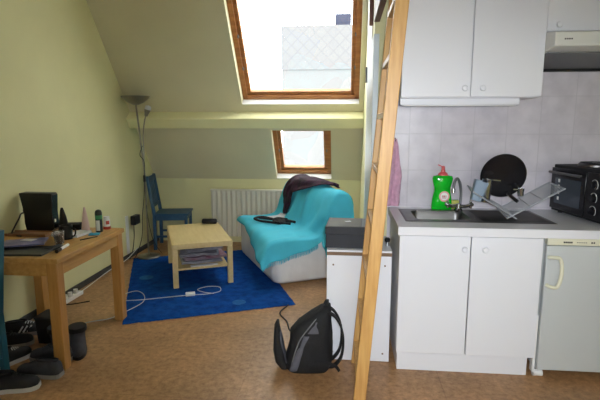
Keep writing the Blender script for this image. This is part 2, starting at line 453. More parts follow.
# ------------------------------------------------------------------ radiator under the slope
rd = thing('radiator', 'white ribbed panel radiator on the low back wall', 'radiator', (-1.22, YB - .012, .1))
def rib(u, v):
    x = -.52 + 1.04 * u
    return (x, -.085 + .011 * math.cos(2 * PI * x / .066) ** 3, .0 + .61 * v)
MB().grid(rib, 190, 2).box(-.52, .52, -.075, -.035, 0, .61).build('panel', 'radiator', rd, smooth=50)
MB().box(-.525, .525, -.1, -.03, .605, .625).build('top_grille', 'radiator', rd, bevel=.004, smooth=0)
for x in (-.46, .46): MB().cyl((x, -.03, .3), (x, .008, .3), .014).build('bracket', 'radiator', rd)
MB().tube([(.535, -.06, .06), (.56, -.06, .06), (.56, -.06, -.1)], .009).build('pipe', 'white_paint', rd)

# ------------------------------------------------------------------ rug
RZ = R(22.4)
rug = thing('rug', 'bright blue shaggy rug on the cork floor under the coffee table', 'rug', (-1.722, 3.317, 0), RZ)
def rugf(u, v):
    x, y = u * 1.42, v * 1.93
    e = min(u, 1 - u, v * 1.36, (1 - v) * 1.36) * 12
    h = .016 * min(1, .25 + e) + .004 * noise.noise((x * 45, y * 45, 1)) + .003 * noise.noise((x * 12, y * 12, 4))
    return (x + .006 * noise.noise((y * 14, 2, 0)), y + .006 * noise.noise((x * 14, 7, 0)), max(h, .002))
MB().grid(rugf, 140, 190).build('pile', 'rug', rug, smooth=180, solid=.002)
def spot(cx, cy, r):
    b = MB()
    b.grid(lambda u, v: (cx + r * (.05 + .95 * u) * math.cos(2 * PI * v), cy + r * (.05 + .95 * u) * math.sin(2 * PI * v), .0205 + .003 * noise.noise((cx + u * 3, v * 40, 0))), 4, 40)
    b.build('woven_spot', 'rug_spot', rug, smooth=180)
spot(.16, 1.1, .07)
spot(.95, .16, .06)

# ------------------------------------------------------------------ coffee table with newspapers
CT = (-1.075, 4.33, .0205); CA = R(24)
ct = thing('coffee_table', 'low birch coffee table with a lower shelf standing on the blue rug', 'table', CT, CA)
L_, W_, H_ = .92, .57, .425
MB().box(-W_, 0, 0, L_, H_ - .05, H_).build('tabletop', 'birch', ct, bevel=.003)
for sx in (-W_, -.05):
    for sy in (0, L_ - .05):
        MB().box(sx, sx + .05, sy, sy + .05, 0, H_ - .05).build('leg', 'birch', ct, bevel=.003)
MB().box(-W_ + .045, -.045, .02, L_ - .02, .165, .183).build('shelf', 'birch', ct, bevel=.002)
cm = Matrix.Translation(CT) @ Matrix.Rotation(CA, 4, 'Z')
def crumple(w, d, h, seed, amp=.012):
    def f(u, v):
        e = min(u, 1 - u, v, 1 - v)
        return ((u - .5) * w, (v - .5) * d, h + amp * noise.noise((u * 4, v * 5, seed)) * 1.5 + amp * .4 * noise.noise((u * 11, v * 11, seed)))
    return f
zt = .0205 + .184
news = [('newsprint newspaper lying at the bottom of the pile on the table shelf', 'news', -.28, .31, .40, .40, 0),
        ('folded newspaper with a red picture in the middle of the shelf pile', 'news_pic', -.25, .30, .42, .36, 5),
        ('crumpled grey newspaper on the red pictured one in the shelf pile', 'news', -.29, .29, .38, .36, -6),
        ('crumpled pale newspaper lying topmost in the shelf pile', 'news', -.26, .33, .36, .34, 9)]
for i, (lb, mt, x, y, w, d, a) in enumerate(news):
    p = cm @ Vector((x, y, 0)); b = MB(); am = .004 + .002 * i
    b.grid(crumple(w, d, .007, i * 3.3, am), 22, 18); b.grid(crumple(w * .97, d * .97, .019, i * 3.3, am), 22, 18)
    o = b.build('newspaper', mt, None, smooth=180, solid=.005, loc=(p.x, p.y, zt + .006 + .037 * i)); o.rotation_euler.z = CA + R(a)
    tag(o, lb, 'newspaper', 'newspapers on the coffee table shelf')
p = cm @ Vector((-.39, .21, 0))
o = MB().grid(crumple(.13, .09, 0, 9, .006), 10, 10).build('folded_leaflet', 'paper', None, smooth=180, solid=.003, loc=(p.x, p.y, zt + .157)); o.rotation_euler = (0, 0, CA)
tag(o, 'small white leaflet lying on the newspaper pile', 'paper')
p = cm @ Vector((-.27, .065, 0))
o = MB().box(-.13, .13, -.03, .03, 0, .006).build('white_envelope', 'paper', None, smooth=0, loc=(p.x, p.y, zt)); o.rotation_euler.z = CA
tag(o, 'flat white envelope at the front edge of the table shelf', 'paper')
p = cm @ Vector((-.07, .86, 0))
gc = MB(); gc.rings([[(x, .032 * q * math.cos(a), .03 + .03 * q * math.sin(a)) for a in [2 * PI * k / 16 for k in range(16)]] for x, q in ((-.085, .5), (-.08, .85), (-.07, 1), (.07, 1), (.08, .85), (.085, .5))])
o = gc.build('glasses_case', 'black', None, loc=(p.x - .03, p.y - .02, H_ + .021)); o.rotation_euler.z = R(3)
tag(o, 'small black oblong case on the far corner of the coffee table', 'case')

# ------------------------------------------------------------------ sofa, throw, scarf and things on it
SO = (-.665, 4.29, .012); SA = R(27)
sofa = thing('sofa', 'small sofa in a loose white cotton cover by the radiator', 'sofa', SO, SA)
SL = 1.38
def roundrect(x0, x1, y0, y1, r, z, n=6, wob=0, nside=1):
    out = []
    for cx, cy, a0 in ((x1 - r, y1 - r, 0), (x0 + r, y1 - r, 90), (x0 + r, y0 + r, 180), (x1 - r, y0 + r, 270)):
        for k in range(n + 1):
            a = R(a0 + 90 * k / n); out.append((cx + r * math.cos(a), cy + r * math.sin(a)))
    # resample sides
    pts = []
    for i, p in enumerate(out):
        q = out[(i + 1) % len(out)]; m = nside if i % (n + 1) == n else 1
        for k in range(m): pts.append((p[0] + (q[0] - p[0]) * k / m, p[1] + (q[1] - p[1]) * k / m))
    return [(px + wob * noise.noise((px * 6, py * 6, z * 5)), py + wob * noise.noise((px * 6 + 9, py * 6, z * 5)), z) for px, py in pts]
b = MB()
b.rings([roundrect(.015 + i, .92 - i, .015 + i, SL - i, .1, z, wob=w, nside=18) for z, i, w in ((.004, .012, .0), (.03, 0, .012), (.12, -.008, .014), (.2, 0, .012), (.28, .0, .012), (.34, .0, .006), (.38, .012, .003), (.405, .035, 0), (.412, .07, 0))])
b.build('seat', 'cover', sofa, smooth=180)
for sx in (.15, .72):
    for sy in (.15, SL - .15): MB().cyl((sx, sy, 0), (sx, sy, .04), .022).build('foot', 'black', sofa)
prof = smooth_path([(0, -.025, .22), (0, -.022, .32), (0, -.004, .405), (0, .06, .432), (0, .25, .428), (0, .44, .43), (0, .515, .5), (0, .56, .66), (0, .60, .80), (0, .655, .885), (0, .735, .895), (0, .80, .83), (0, .83, .7), (0, .84, .5)], 6)
prof = [(p.y, p.z) for p in prof]
acc = [0]
for p, q in zip(prof, prof[1:]): acc.append(acc[-1] + math.dist(p, q))
ATOT = acc[-1]
def PR(a):
    a = max(0, min(ATOT, a))
    for i in range(len(acc) - 1):
        if a <= acc[i + 1]:
            t = (a - acc[i]) / (acc[i + 1] - acc[i] + 1e-9)
            x = prof[i][0] + (prof[i + 1][0] - prof[i][0]) * t; z = prof[i][1] + (prof[i + 1][1] - prof[i][1]) * t
            dx, dz = prof[i + 1][0] - prof[i][0], prof[i + 1][1] - prof[i][1]; L = math.hypot(dx, dz)
            return x, z, -dz / L, dx / L
    return prof[-1] + (1, 0)
def backscale(y):                          # the top of the back sinks a little towards both ends
    t = abs(y - SL / 2) / (SL / 2); return 1 - .09 * t ** 3
def SURF(a, y, off=0):
    x, z, nx, nz = PR(a); x += nx * off; z += nz * off
    if z > .45: z = .45 + (z - .45) * backscale(y)
    return Vector((x, y, z))
# backrest: a padded block behind the seat
b = MB(); rg = []
for y, q in ((.0, .80), (.03, .93), (.08, .985), (.3, 1), (.7, 1), (1.1, 1), (SL - .08, .985), (SL - .03, .93), (SL, .8)):
    pts = []
    cx, cz = .68, .6
    for (x, z) in [(.47, .40), (.50, .5), (.56, .66), (.59, .79), (.65, .868), (.735, .878), (.82, .83), (.885, .7), (.92, .5), (.93, .36)]:
        zz = z if z < .45 else .45 + (z - .45) * backscale(y)
        pts.append((cx + (x - cx) * (q * .96), y, cz + (zz - cz) * (q if zz > cz else 1)))
    rg.append(pts)
b.rings(rg); b.build('backrest', 'cover', sofa, smooth=180)

thr = thing('throw', 'turquoise fringed throw draped over the seat and back of the sofa', 'throw', SO, SA)
A0 = .0
def drop(a):
    x, z, _, _ = PR(a)
    if z > .46: return .42 * min(1, (z - .40) / .25)
    return .19 - .14 * max(0, min(1, x / .5))
def throwf(u, v):
    y_raw = -.30 + v * (SL + .30 - .01)
    near = max(0, 1 - max(y_raw, 0) / 1.0)
    a_start = .17 - .15 * near ** .8                 # the front hem hangs lower towards the near end
    a = a_start + u * (ATOT - .20 - a_start)
    wr = .012 * noise.noise((a * 4, y_raw * 3, 3)) + .010 * math.sin(a * 7 + 7 * noise.noise((y_raw * 1.6, a * 1.2, 0)))
    if a > .5: wr += .013 * math.sin(y_raw * 17 + a * 6) * max(0, min(1, (a - .5) / .2))
    else: wr += .005 * math.sin(y_raw * 9 - a * 14)
    flare = .105 * near * max(0, min(1, (.24 - a) / .2))
    if y_raw >= 0:
        p = SURF(a, y_raw, .012 + max(wr, -.006)); p.x -= flare
        return p
    f = min(1, -y_raw / .30)
    p = SURF(a, 0, .014); d = f * drop(a)
    if a < .24: d *= .25 + .75 * max(0, (a - .02) / .22)
    p.y = -.012 - .03 * math.sqrt(f) - .012 * (1 + math.sin(a * 24 + 2)) * f; p.z -= d; p.x -= flare
    return p
MB().grid(throwf, 90, 70).build('cloth', 'throw', thr, smooth=180, solid=.006)
b = MB()
for i in range(58):
    u = .03 + i / 57 * .40
    p = Vector(throwf(u, 0)); q = p + Vector((.004 * random.uniform(-1, 1), -.004, -.034 - .01 * random.random()))
    b.tube([p + Vector((0, 0, .006)), (p + q) / 2 + Vector((.002, 0, 0)), q], [.0042, .0036, .0022], 5)
b.build('fringe', 'throw', thr, smooth=60)

def strip(path, widths, off, nw=10, amp=.012, seed=0):
    """cloth strip over the sofa: path of (a, y), width across"""
    P = smooth_path([(p[0], p[1], 0) for p in path], 10); n = len(P)
    def f(u, v):
        i = min(n - 1, int(round(u * (n - 1)))); c = P[i]; t = P[min(i + 1, n - 1)] - P[max(i - 1, 0)]; t.normalize()
        k = u * (len(widths) - 1); j = min(int(k), len(widths) - 2); w = widths[j] + (widths[j + 1] - widths[j]) * (k - j)
        nrm = Vector((-t.y, t.x, 0)); q = c + nrm * (v - .5) * w
        h = off + amp * (math.sin(v * 17 + u * 5 + seed) * .6 + noise.noise((u * 9, v * 5, seed)) * 1.4) + .012 * math.sin(PI * v)
        return SURF(max(.15, q.x), max(.012, min(SL - .005, q.y)), max(.026, h))
    return f, n - 1
def a_of(x, zmin):
    for i, (px, pz) in enumerate(prof):
        if px >= x and pz >= zmin: return acc[i]
    return ATOT
aR = a_of(.69, .8)
f, n = strip([(aR + .05, .22), (aR + .0, .5), (aR - .03, .8), (aR - .06, 1.0), (aR - .17, 1.08), (aR - .33, 1.03), (aR - .47, .98)], [.07, .17, .24, .30, .32, .28, .19, .07], .045, seed=2)
sf = thing('scarf', 'dark plum patterned scarf lying along the top of the sofa back', 'scarf', SO, SA)
MB().grid(f, n, 14).build('cloth', 'scarf', sf, smooth=180, solid=.008)
aS = a_of(.27, .40)
def onsofa(pts, off): return [SURF(a, y, off) for a, y in pts]
gm = thing('black_straps', 'tangled black straps lying on the turquoise sofa seat', 'clothing', SO, SA)
b = MB()
b.tube(smooth_path(onsofa([(aS + .12, .62), (aS + .02, .70), (aS - .14, .84), (aS - .18, 1.02), (aS - .06, 1.1), (aS + .03, .92), (aS + .1, .82)], .036), 6), .014, 6)
b.tube(smooth_path(onsofa([(aS + .2, .66), (aS + .08, .76), (aS + .0, .88), (aS + .09, .97), (aS + .17, .84)], .038), 6), .013, 6)
b.tube(smooth_path(onsofa([(aS - .12, 1.04), (aS - .02, .93), (aS + .08, .88), (aS + .16, .76), (aS + .2, .62)], .04), 6), .014, 6)
b.build('strap', 'garment', gm, smooth=180)
f, n = strip([(aS - .02, .70), (aS + .07, .80), (aS + .14, .88)], [.08, .17, .15, .08], .034, seed=4, amp=.008)
MB().grid(f, n, 8).build('cloth', 'garment', gm, smooth=180, solid=.008)
f, n = strip([(aS + .0, 1.02), (aS + .12, 1.04), (aS + .24, 1.05)], [.22, .26, .24], .03, seed=8, amp=.002)
ps = thing('paper_sheet', 'white sheet of paper beside the black straps on the sofa seat', 'paper', SO, SA)
MB().grid(f, n, 8).build('sheet', 'paper', ps, smooth=180, solid=.002)

# ------------------------------------------------------------------ wooden chairs
def chair(name, label, loc, rz, m):
    t = thing(name, label, 'chair', loc, rz, None)     # faces local +x
    for sy in (-.18, .18):
        MB().beam((.19, sy, 0), (.19, sy, .44), .036, .036).build('leg', m, t, bevel=.004)
        MB().prism([(-.22, 0), (-.18, 0), (-.175, .44), (-.245, .93), (-.28, .93), (-.215, .44)], 'y', sy - .018, sy + .018).build('leg', m, t, bevel=.004)
    MB().box(-.205, .225, -.205, .205, .435, .46).build('seat', m, t, bevel=.008)
    MB().box(.175, .2, -.165, .165, .375, .435).box(-.19, .18, -.19, -.17, .375, .435).box(-.19, .18, .17, .19, .375, .435).box(-.205, -.185, -.165, .165, .375, .435).build('apron', m, t, bevel=.002)
    def xb(z): return -.195 - (z - .44) / .49 * .07
    mx = MB(); mx.beam((xb(.87), -.165, .885), (xb(.87), .165, .885), .075, .022, side=(1, 0, -.14)); mx.build('top_rail', m, t, bevel=.004)
    mx = MB(); mx.beam((xb(.55), -.165, .56), (xb(.55), .165, .56), .045, .02, side=(1, 0, -.14)); mx.build('lower_rail', m, t, bevel=.003)
    for sy in (-.075, 0, .075):
        MB().beam((xb(.56), sy, .57), (xb(.86), sy, .86), .05, .014, side=(1, 0, .14)).build('back_slat', m, t, bevel=.002)
    for sy in (-.18, .18): MB().beam((-.185, sy, .17), (.18, sy, .17), .028, .018).build('stretcher', m, t, bevel=.002)
    return t
chair('wooden_chair', 'blue painted wooden chair against the far end of the left wall', (-2.19, 5.72, .0), R(10), 'blue_wood')
chair('wooden_chair', 'teal painted wooden chair cut off at the left edge by the desk', (-2.255, 2.30, 0), R(-96), 'teal_wood')

# ------------------------------------------------------------------ floor lamp
lp = thing('floor_lamp', 'tall steel uplighter floor lamp with a side reading arm in the left corner', 'lamp', (-2.285, 5.14, 0.018))
MB().lathe([(0, .0), (.125, .0), (.13, .008), (.125, .018), (.04, .026), (.018, .04), (0, .04)], n=36).build('base', 'lamp_steel', lp)
MB().tube([(0, 0, .03), (0, 0, 1.0), (-.06, 0, 1.78)], .010, 10).build('pole', 'lamp_steel', lp)
MB().lathe([(.0, 1.755), (.03, 1.757), (.09, 1.785), (.145, 1.83), (.157, 1.852), (.150, 1.852), (.09, 1.797), (.02, 1.772), (0, 1.772)], c=(-.06, 0, 0), n=36).build('bowl_shade', 'lamp_steel', lp)
arm = smooth_path([(.004, -.012, 1.02), (.012, -.02, 1.2), (.02, -.03, 1.42), (.045, -.04, 1.56), (.075, -.05, 1.65)], 6)
ra = MB().tube(arm, .007, 8).build('reading_arm', 'lamp_steel', lp)
mx = Matrix.Translation((.078, -.05, 1.65)) @ Matrix.Rotation(R(18), 4, 'Y')
MB().lathe([(0, -.02), (.016, -.02), (.02, .0), (.034, .05), (.036, .055), (.03, .05), (0, .02)], n=20, mx=mx).build('reading_shade', 'lamp_steel', ra)
MB().lathe([(0, .03), (.03, .045), (.036, .07), (.03, .095), (0, .105)], n=18, mx=mx).build('bulb', 'bulb', ra)
cb = smooth_path([(.0, -.02, 1.3), (-.03, -.03, 1.2), (.012, -.02, 1.12), (.005, -.02, .96), (-.01, -.03, .7), (-.035, -.04, .5), (-.05, -.05, .25), (-.10, -.12, .04), (-.15, -.15, .01)], 6)
ck = MB().tube(cb, .0045, 6).build('cable', 'black', lp)
MB().obox((.006, -.022, .93), (.024, .02, .075)).build('cord_switch', 'black', ck, bevel=.004)
MB().tube(smooth_path([(.01, -.02, .62), (.05, -.06, .4), (.09, -.05, .2), (.14, .06, .02)], 6), .004, 6).build('cable', 'black', lp)

so = thing('wall_socket', 'white wall socket low on the left wall near the lamp', 'socket', (XL, 5.17, .42))
MB().box(0, .014, -.10, -.04, -.36, .09).build('plate', 'white_plastic', so, bevel=.004)
MB().box(.014, .017, -.092, -.048, -.02, .03).build('outlet', 'white_paint', so, bevel=.002)
ad = thing('power_adapter', 'black power adapter plugged into the wall socket', 'adapter', (XL + .017, 5.22, .44))
MB().box(0, .06, -.05, .09, -.055, .055).build('body', 'black', ad, bevel=.008)
MB().tube(smooth_path([(.03, -.03, -.05), (.035, -.05, -.2), (.03, -.1, -.36), (.04, -.2, -.425)], 6), .005, 6).build('cable', 'black', ad)

# ------------------------------------------------------------------ desk and what is on it
dk = thing('desk', 'pine desk standing against the left wall', 'desk', (-1.74, 2.6, 0))
DH = .742
MB().box(-.755, 0, 0, .88, DH - .032, DH).build('desktop', 'desk_wood', dk, bevel=.003)
for sx in (-.75, -.085):
    for sy in (.012, .80): MB().box(sx, sx + .07, sy, sy + .07, 0, DH - .032).build('leg', 'desk_leg', dk, bevel=.004)
for a in ((-.68, -.085, .03, .052), (-.68, -.085, .828, .85)): MB().box(a[0], a[1], a[2], a[3], DH - .122, DH - .032).build('apron', 'desk_wood', dk, bevel=.002)
for x in (-.727, -.047): MB().box(x, x + .022, .082, .80, DH - .122, DH - .032).build('apron', 'desk_wood', dk, bevel=.002)
Z0 = DH + .0005
gcn = thing('game_console', 'black game console standing upright on the desk against the wall', 'game console', (-2.35, 3.36, Z0))
gcn.scale = (1, 1, 1.07)
pl = [(-.10, 0), (.105, 0), (.125, .02), (.118, .14), (.128, .265), (.118, .275), (-.135, .275), (-.14, .268), (-.125, .2), (-.112, .13), (-.112, .05)]
MB().prism(pl, 'y', -.038, .038).build('case', 'black', gcn, bevel=.004)
MB().prism([(.1185, .02), (.128, .02), (.121, .14), (.131, .262), (.12, .262), (.112, .14)], 'y', -.034, .034).build('front_panel', 'black_gloss', gcn, bevel=.002)
MB().obox((.124, -.015, .075), (.01, .018, .024)).build('power_button', 'white_plastic', gcn, bevel=.003)
b = MB().tube(smooth_path([(-.105, -.01, .13), (-.13, -.04, .125), (-.115, -.09, .10), (-.125, -.13, .05), (-.1, -.2, .008), (-.0, -.24, .006)], 6), .006, 6)
b.cyl((-.105, -.01, .145), (-.128, -.02, .145), .012); b.build('cable', 'black', gcn)
sp = thing('desk_speaker', 'slim black tapered speaker right of the game console', 'speaker', (-2.13, 3.30, Z0))
MB().rings([[(w * math.cos(a) + lx, w * .7 * math.sin(a), z) for a in [2 * PI * k / 16 for k in range(16)]] for z, w, lx in ((0, .04, 0), (.012, .042, 0), (.06, .036, .0), (.12, .026, .0), (.17, .015, -.004), (.19, .008, -.004))]).build('body', 'black_matte', sp)
MB().rings([[(w * math.cos(a), w * math.sin(a) , z) for a in [2 * PI * k / 16 for k in range(16)]] for z, w in ((0, .046), (.006, .046), (.008, .03))]).build('foot', 'black', sp)
tr = thing('wooden_tray', 'flat brown wooden tray on the desk before the game console', 'tray', (-2.32, 3.19, Z0))
MB().box(-.17, .15, -.055, .055, 0, .012).box(-.17, .15, -.06, -.052, 0, .02).box(-.17, .15, .052, .06, 0, .02).build('tray_body', 'rail_wood', tr, bevel=.002)
o = MB().lathe([(0, 0), (.026, 0), (.03, .01), (.024, .024), (.01, .03), (0, .031)], n=18, sx=1.0, sy=1.4).build('computer_mouse', 'white_plastic', None, loc=(-2.125, 3.19, Z0))
tag(o, 'small white computer mouse beside the wooden tray', 'mouse')
gl = thing('drinking_glass', 'clear drinking glass holding a dark reddish drink on the desk', 'glass', (-1.955, 2.965, Z0))
MB().lathe([(0, 0), (.030, 0), (.036, .09), (.034, .09), (.028, .006), (0, .006)], n=24).build('tumbler', 'tumbler', gl)
MB().lathe([(0, .007), (.0275, .007), (.0315, .06), (0, .06)], n=24).build('drink', mat('dark_red_drink', (60, 22, 28), .1), gl)
mg = thing('black_mug', 'black mug behind the drinking glass', 'mug', (-1.985, 3.10, Z0))
MB().lathe([(0, 0), (.04, 0), (.043, .1), (.039, .1), (.036, .008), (0, .008)], n=24).build('body', 'black', mg)
MB().tube(smooth_path([(.04, 0, .08), (.065, 0, .075), (.07, 0, .05), (.06, 0, .025), (.04, 0, .02)], 5), .006, 8).build('handle', 'black', mg)
o = MB().rings([roundrect(-.075, .075, -.05, .05, .025, z, 4) for z in (0, .03, .045)]).build('black_pouch', 'garment', None, bevel=.006, loc=(-2.12, 3.41, Z0)); o.rotation_euler.z = R(12)
tag(o, 'black fabric pouch behind the pinkish cone on the desk', 'pouch')
o = MB().rings([[(.036 * math.cos(a) * q, .026 * math.sin(a) * q, z) for a in [2 * PI * k / 14 for k in range(14)]] for z, q in ((0, .95), (.06, .75), (.14, .42), (.185, .15))]).build('paper_cone', 'pink_white', None, loc=(-1.99, 3.36, Z0))
tag(o, 'pale pinkish pointed cone standing left of the spray can', 'cone')
cn = thing('spray_can', 'dark spray can with a green band near the desk corner', 'spray can', (-1.868, 3.34, Z0))
MB().lathe([(0, 0), (.024, 0), (.025, .004), (.025, .105), (.022, .112), (0, .112)], n=24).build('body', 'can_dark', cn)
MB().lathe([(.0254, .1), (.0256, .102), (.0256, .128), (.0254, .13), (0, .13)], n=24).build('band', 'can_green', cn)
MB().lathe([(.0, .13), (.0258, .13), (.0258, .15), (.02, .166), (.008, .172), (0, .172)], n=24).build('cap', 'black', cn)
MB().grid(lambda u, v: (.0258 * math.cos(R(-120 + 70 * u)), .0258 * math.sin(R(-120 + 70 * u)), .012 + .08 * v), 8, 2).build('white_label', 'white_plastic', cn)
jr = thing('small_jar', 'small white jar with a red base at the desk corner', 'jar', (-1.86, 3.44, Z0))
MB().lathe([(0, 0), (.028, 0), (.028, .022), (0, .022)], n=22).build('base', 'jar_red', jr)
MB().lathe([(0, .022), (.025, .022), (.025, .075), (.022, .08), (.022, .10), (0, .10)], n=22).build('body', 'white_plastic', jr)
MB().grid(lambda u, v: (.0256 * math.cos(R(-75 + 60 * u)), .0256 * math.sin(R(-75 + 60 * u)), .04 + .028 * v), 8, 2).build('red_label', 'jar_red', jr)
def flat(name, mt, lb, cat, x, y, w, d, h, rz, z=0, group=None, curve=0):
    b = MB().box(-w / 2, w / 2, -d / 2, d / 2, 0, h)
    o = b.build(name, mt, None, bevel=min(.0015, h / 3), smooth=0, loc=(x, y, Z0 + z)); o.rotation_euler.z = R(rz)
    return tag(o, lb, cat, group)
flat('paper_stack', 'paper', 'slim stack of white papers by the edge of the desk', 'paper', -1.965, 3.22, .10, .16, .02, -8)
flat('sticky_note', 'tealnote', 'cyan note lying at the foot of the spray can', 'note', -1.86, 3.25, .075, .07, .006, 20)
flat('folder', 'mag_dark', 'dark folder lying at the near end of the desk', 'folder', -2.03, 2.745, .30, .21, .012, 4)
flat('book', 'mag_dark', 'black paperback at the front left of the desk', 'book', -2.29, 2.79, .16, .22, .022, -6)
flat('magazine', 'mag_blue', 'blue and purple magazine lying across the dark folder', 'magazine', -2.14, 2.87, .26, .19, .010, 25, z=.0225)
flat('white_card', 'paper', 'small white card on the blue magazine', 'card', -2.14, 2.91, .09, .05, .003, -10, z=.0335)
flat('coaster', 'mag_dark', 'flat black wallet between magazine and drinking glass', 'wallet', -1.90, 2.84, .07, .12, .014, -16)
mk = thing('marker_pen', 'black and white marker pen lying at the desk edge', 'pen', (-1.835, 2.80, Z0 + .012), R(100))
MB().cyl((-.02, 0, 0), (.10, 0, 0), .010, n=14).build('barrel', 'white_plastic', mk)
MB().cyl((-.075, 0, 0), (-.018, 0, 0), .0115, n=14).build('cap', 'black', mk)
o = MB().cyl((0, 0, 0), (.13, .0, 0), .004, n=8).build('pencil', 'mag_dark', None, loc=(-1.86, 3.06, Z0 + .004)); o.rotation_euler.z = R(60)
tag(o, 'thin dark pencil at the desk edge beside the white papers', 'pencil')

# under the desk
bx = thing('black_bin', 'narrow black bin with grey rim under the desk', 'bin', (-2.115, 3.03, 0))
MB().rings([roundrect(-.065 - i, .065 + i, -.07 - i, .07 + i, .012, z, 3) for z, i in ((0, 0), (.19, .008), (.19, .002), (.01, -.006))]).build('body', 'black_matte', bx)
MB().rings([roundrect(-.078, .078, -.083, .083, .014, z, 3) for z in (.185, .197)]).rings([roundrect(-.068, .068, -.073, .073, .012, z, 3) for z in (.183, .199)]).build('rim', 'box_grey', bx)

def shoe_mesh(upper, sole, laces, lb, loc, rz, sc=1, group=None, stripes=False, boot=0):
    t = thing('shoe' if not boot else 'boot', lb, 'shoe' if not boot else 'boot', loc, rz, group)
    L = .28 * sc
    secs = [(-.5, .55, .06), (-.46, .8, .078), (-.35, .92, .085), (-.2, .9, .088), (-.05, .86, .085), (.1, .95, .07), (.25, 1.05, .055), (.38, .98, .048), (.46, .72, .038), (.5, .4, .026)]
    def ring(x, w, h, z0):
        hw = .046 * w * sc; return [(x * L, hw * math.copysign(abs(math.cos(a)) ** .7, math.cos(a)), z0 + (h * sc) * max(0, math.sin(a)) ** .8) if math.sin(a) >= 0 else (x * L, hw * math.copysign(abs(math.cos(a)) ** .5, math.cos(a)), z0) for a in [2 * PI * k / 18 for k in range(18)]]
    MB().rings([ring(x, w, h, .022) for x, w, h in secs]).build('upper', upper, t, smooth=60)
    so_ = MB().rings([[(x * L * 1.03, .05 * sc * w * c, z) for x, w, c in outline] for z, outline in [(z, [(x, w, 1) for x, w, h in secs] + [(x, w, -1) for x, w, h in secs[::-1]]) for z in (0, .012, .026)]])
    so_.build('sole', sole, t, smooth=30)
    op = MB().rings([[(-.2 * L + .26 * L * math.cos(a) * q, .026 * sc * math.sin(a) * q, z) for a in [2 * PI * k / 18 for k in range(18)]] for z, q in ((.072 * sc, .8), (.108 * sc, 1), (.112 * sc, 1.04), (.113 * sc, .9), (.085 * sc, .75))])
    op.build('collar', upper, t, smooth=60)
    lc = MB()
    for i in range(4):
        x = (.02 + .055 * i) * L; h = (.022 + (.082 - .007 * i)) * sc
        lc.tube([(x, -.026 * sc, h - .012), (x + .004, 0, h + .003), (x + .008, .026 * sc, h - .012)], .0035 * sc, 6)
    lc.build('laces', laces, t)
    if stripes:
        st = MB()
        for i in range(3):
            for s in (-1, 1):
                x = (-.14 + .1 * i) * L; st.beam((x, s * .0405 * sc, .03), (x + .03, s * .036 * sc, .075 * sc), .011, .004, side=(0, 1, 0))
        st.build('stripes', laces, t)
    return t
shoe_mesh('shoe_grey', 'shoe_sole', 'shoe_grey', 'grey canvas shoe in front by the desk leg, nearer of its pair', (-1.885, 2.552, 0), R(181))
shoe_mesh('shoe_grey', 'shoe_sole', 'shoe_grey', 'grey canvas shoe behind its nearer twin under the desk', (-1.935, 2.745, 0), R(178))
shoe_mesh('shoe_black', 'sole_white', 'shoe_black', 'black sneaker with a white sole at the left bottom corner', (-1.945, 2.385, 0), R(18), 1.05)
shoe_mesh('shoe_black', 'sole_white', 'sole_white', 'black sneaker with white laces beside the teal chair leg', (-2.18, 2.68, 0), R(70), 1)
shoe_mesh('shoe_black', 'shoe_sole', 'sole_white', 'black sneaker with white stripes near the wall beneath the desk', (-2.37, 3.10, 0), R(28), 1, stripes=True)
shoe_mesh('shoe_black', 'shoe_sole', 'shoe_grey', 'plain dark sneaker beside the white striped one under the desk', (-2.34, 2.90, 0), R(30), 1)
def boot(lb, loc, rz):
    t = thing('boot', lb, 'boot', loc, rz, None)
    def el(cx, rx, ry, z): return [(cx + rx * math.cos(a), ry * math.sin(a), z) for a in [2 * PI * k / 20 for k in range(20)]]
    MB().rings([el(.045, .125, .05, .02), el(.045, .13, .052, .045), el(.03, .11, .05, .075), el(-.01, .07, .047, .11), el(-.02, .066, .055, .15), el(-.02, .066, .058, .165), el(-.02, .058, .05, .165), el(-.02, .045, .035, .11)]).build('upper', 'shoe_grey', t, smooth=60)
    MB().rings([el(.045, .13, .054, 0), el(.045, .134, .056, .012), el(.045, .13, .054, .024)]).build('sole', 'black', t)
    MB().rings([el(-.02, .069, .060, .135), el(-.02, .070, .061, .14), el(-.02, .070, .061, .165), el(-.02, .066, .058, .168)]).build('cuff', 'shoe_black', t)
boot('dark grey ankle boot right of the desk leg', (-1.835, 2.90, 0), R(-60))
boot('dark grey ankle boot between bin and desk leg', (-1.985, 2.92, 0), R(96))

# cables on the floor
psx = thing('power_strip', 'white power strip with plugs on the floor along the left wall', 'power strip', (-2.43, 3.80, 0), R(88))
MB().box(-.14, .14, -.025, .025, 0, .035).build('body', 'white_plastic', psx, bevel=.005)
for x in (-.09, -.02, .06): MB().cyl((x, 0, .035), (x, 0, .075), .019, n=14).build('plug', 'white_plastic', psx)
MB().tube(smooth_path([(.13, 0, .02), (.3, .02, .02), (.7, .045, .04), (1.1, .05, .05), (1.35, .04, .12)], 6), .004, 6).build('cable', 'white_plastic', psx)
ec = thing('extension_cable', 'thin white cable with an inline switch looping across the blue rug', 'cable', (-1.38, 3.93, 0.022))
pts = [(-.99, -.73, -.016), (-.8, -.73, -.016), (-.6, -.58, -.016), (-.5, -.52, -.016), (-.42, -.42, .0), (-.36, -.2, .002), (-.42, -.03, .004), (-.53, .06, .006), (-.6, -.04, .008), (-.56, -.17, .006), (-.4, -.17, .012), (-.2, -.06, .002), (-.03, 0, .004), (.03, .02, .004), (.16, .06, .004), (.24, .14, .003), (.2, .25, .003), (.09, .25, .003), (.02, .16, .004), (.10, .08, .010), (.2, .07, .004)]
MB().tube(smooth_path(pts, 8), .0036, 6).build('wire', 'cable_white', ec)
MB().obox((0, .01, .014), (.085, .05, .028), (0, 0, R(20))).build('switch', 'white_plastic', ec, bevel=.006)
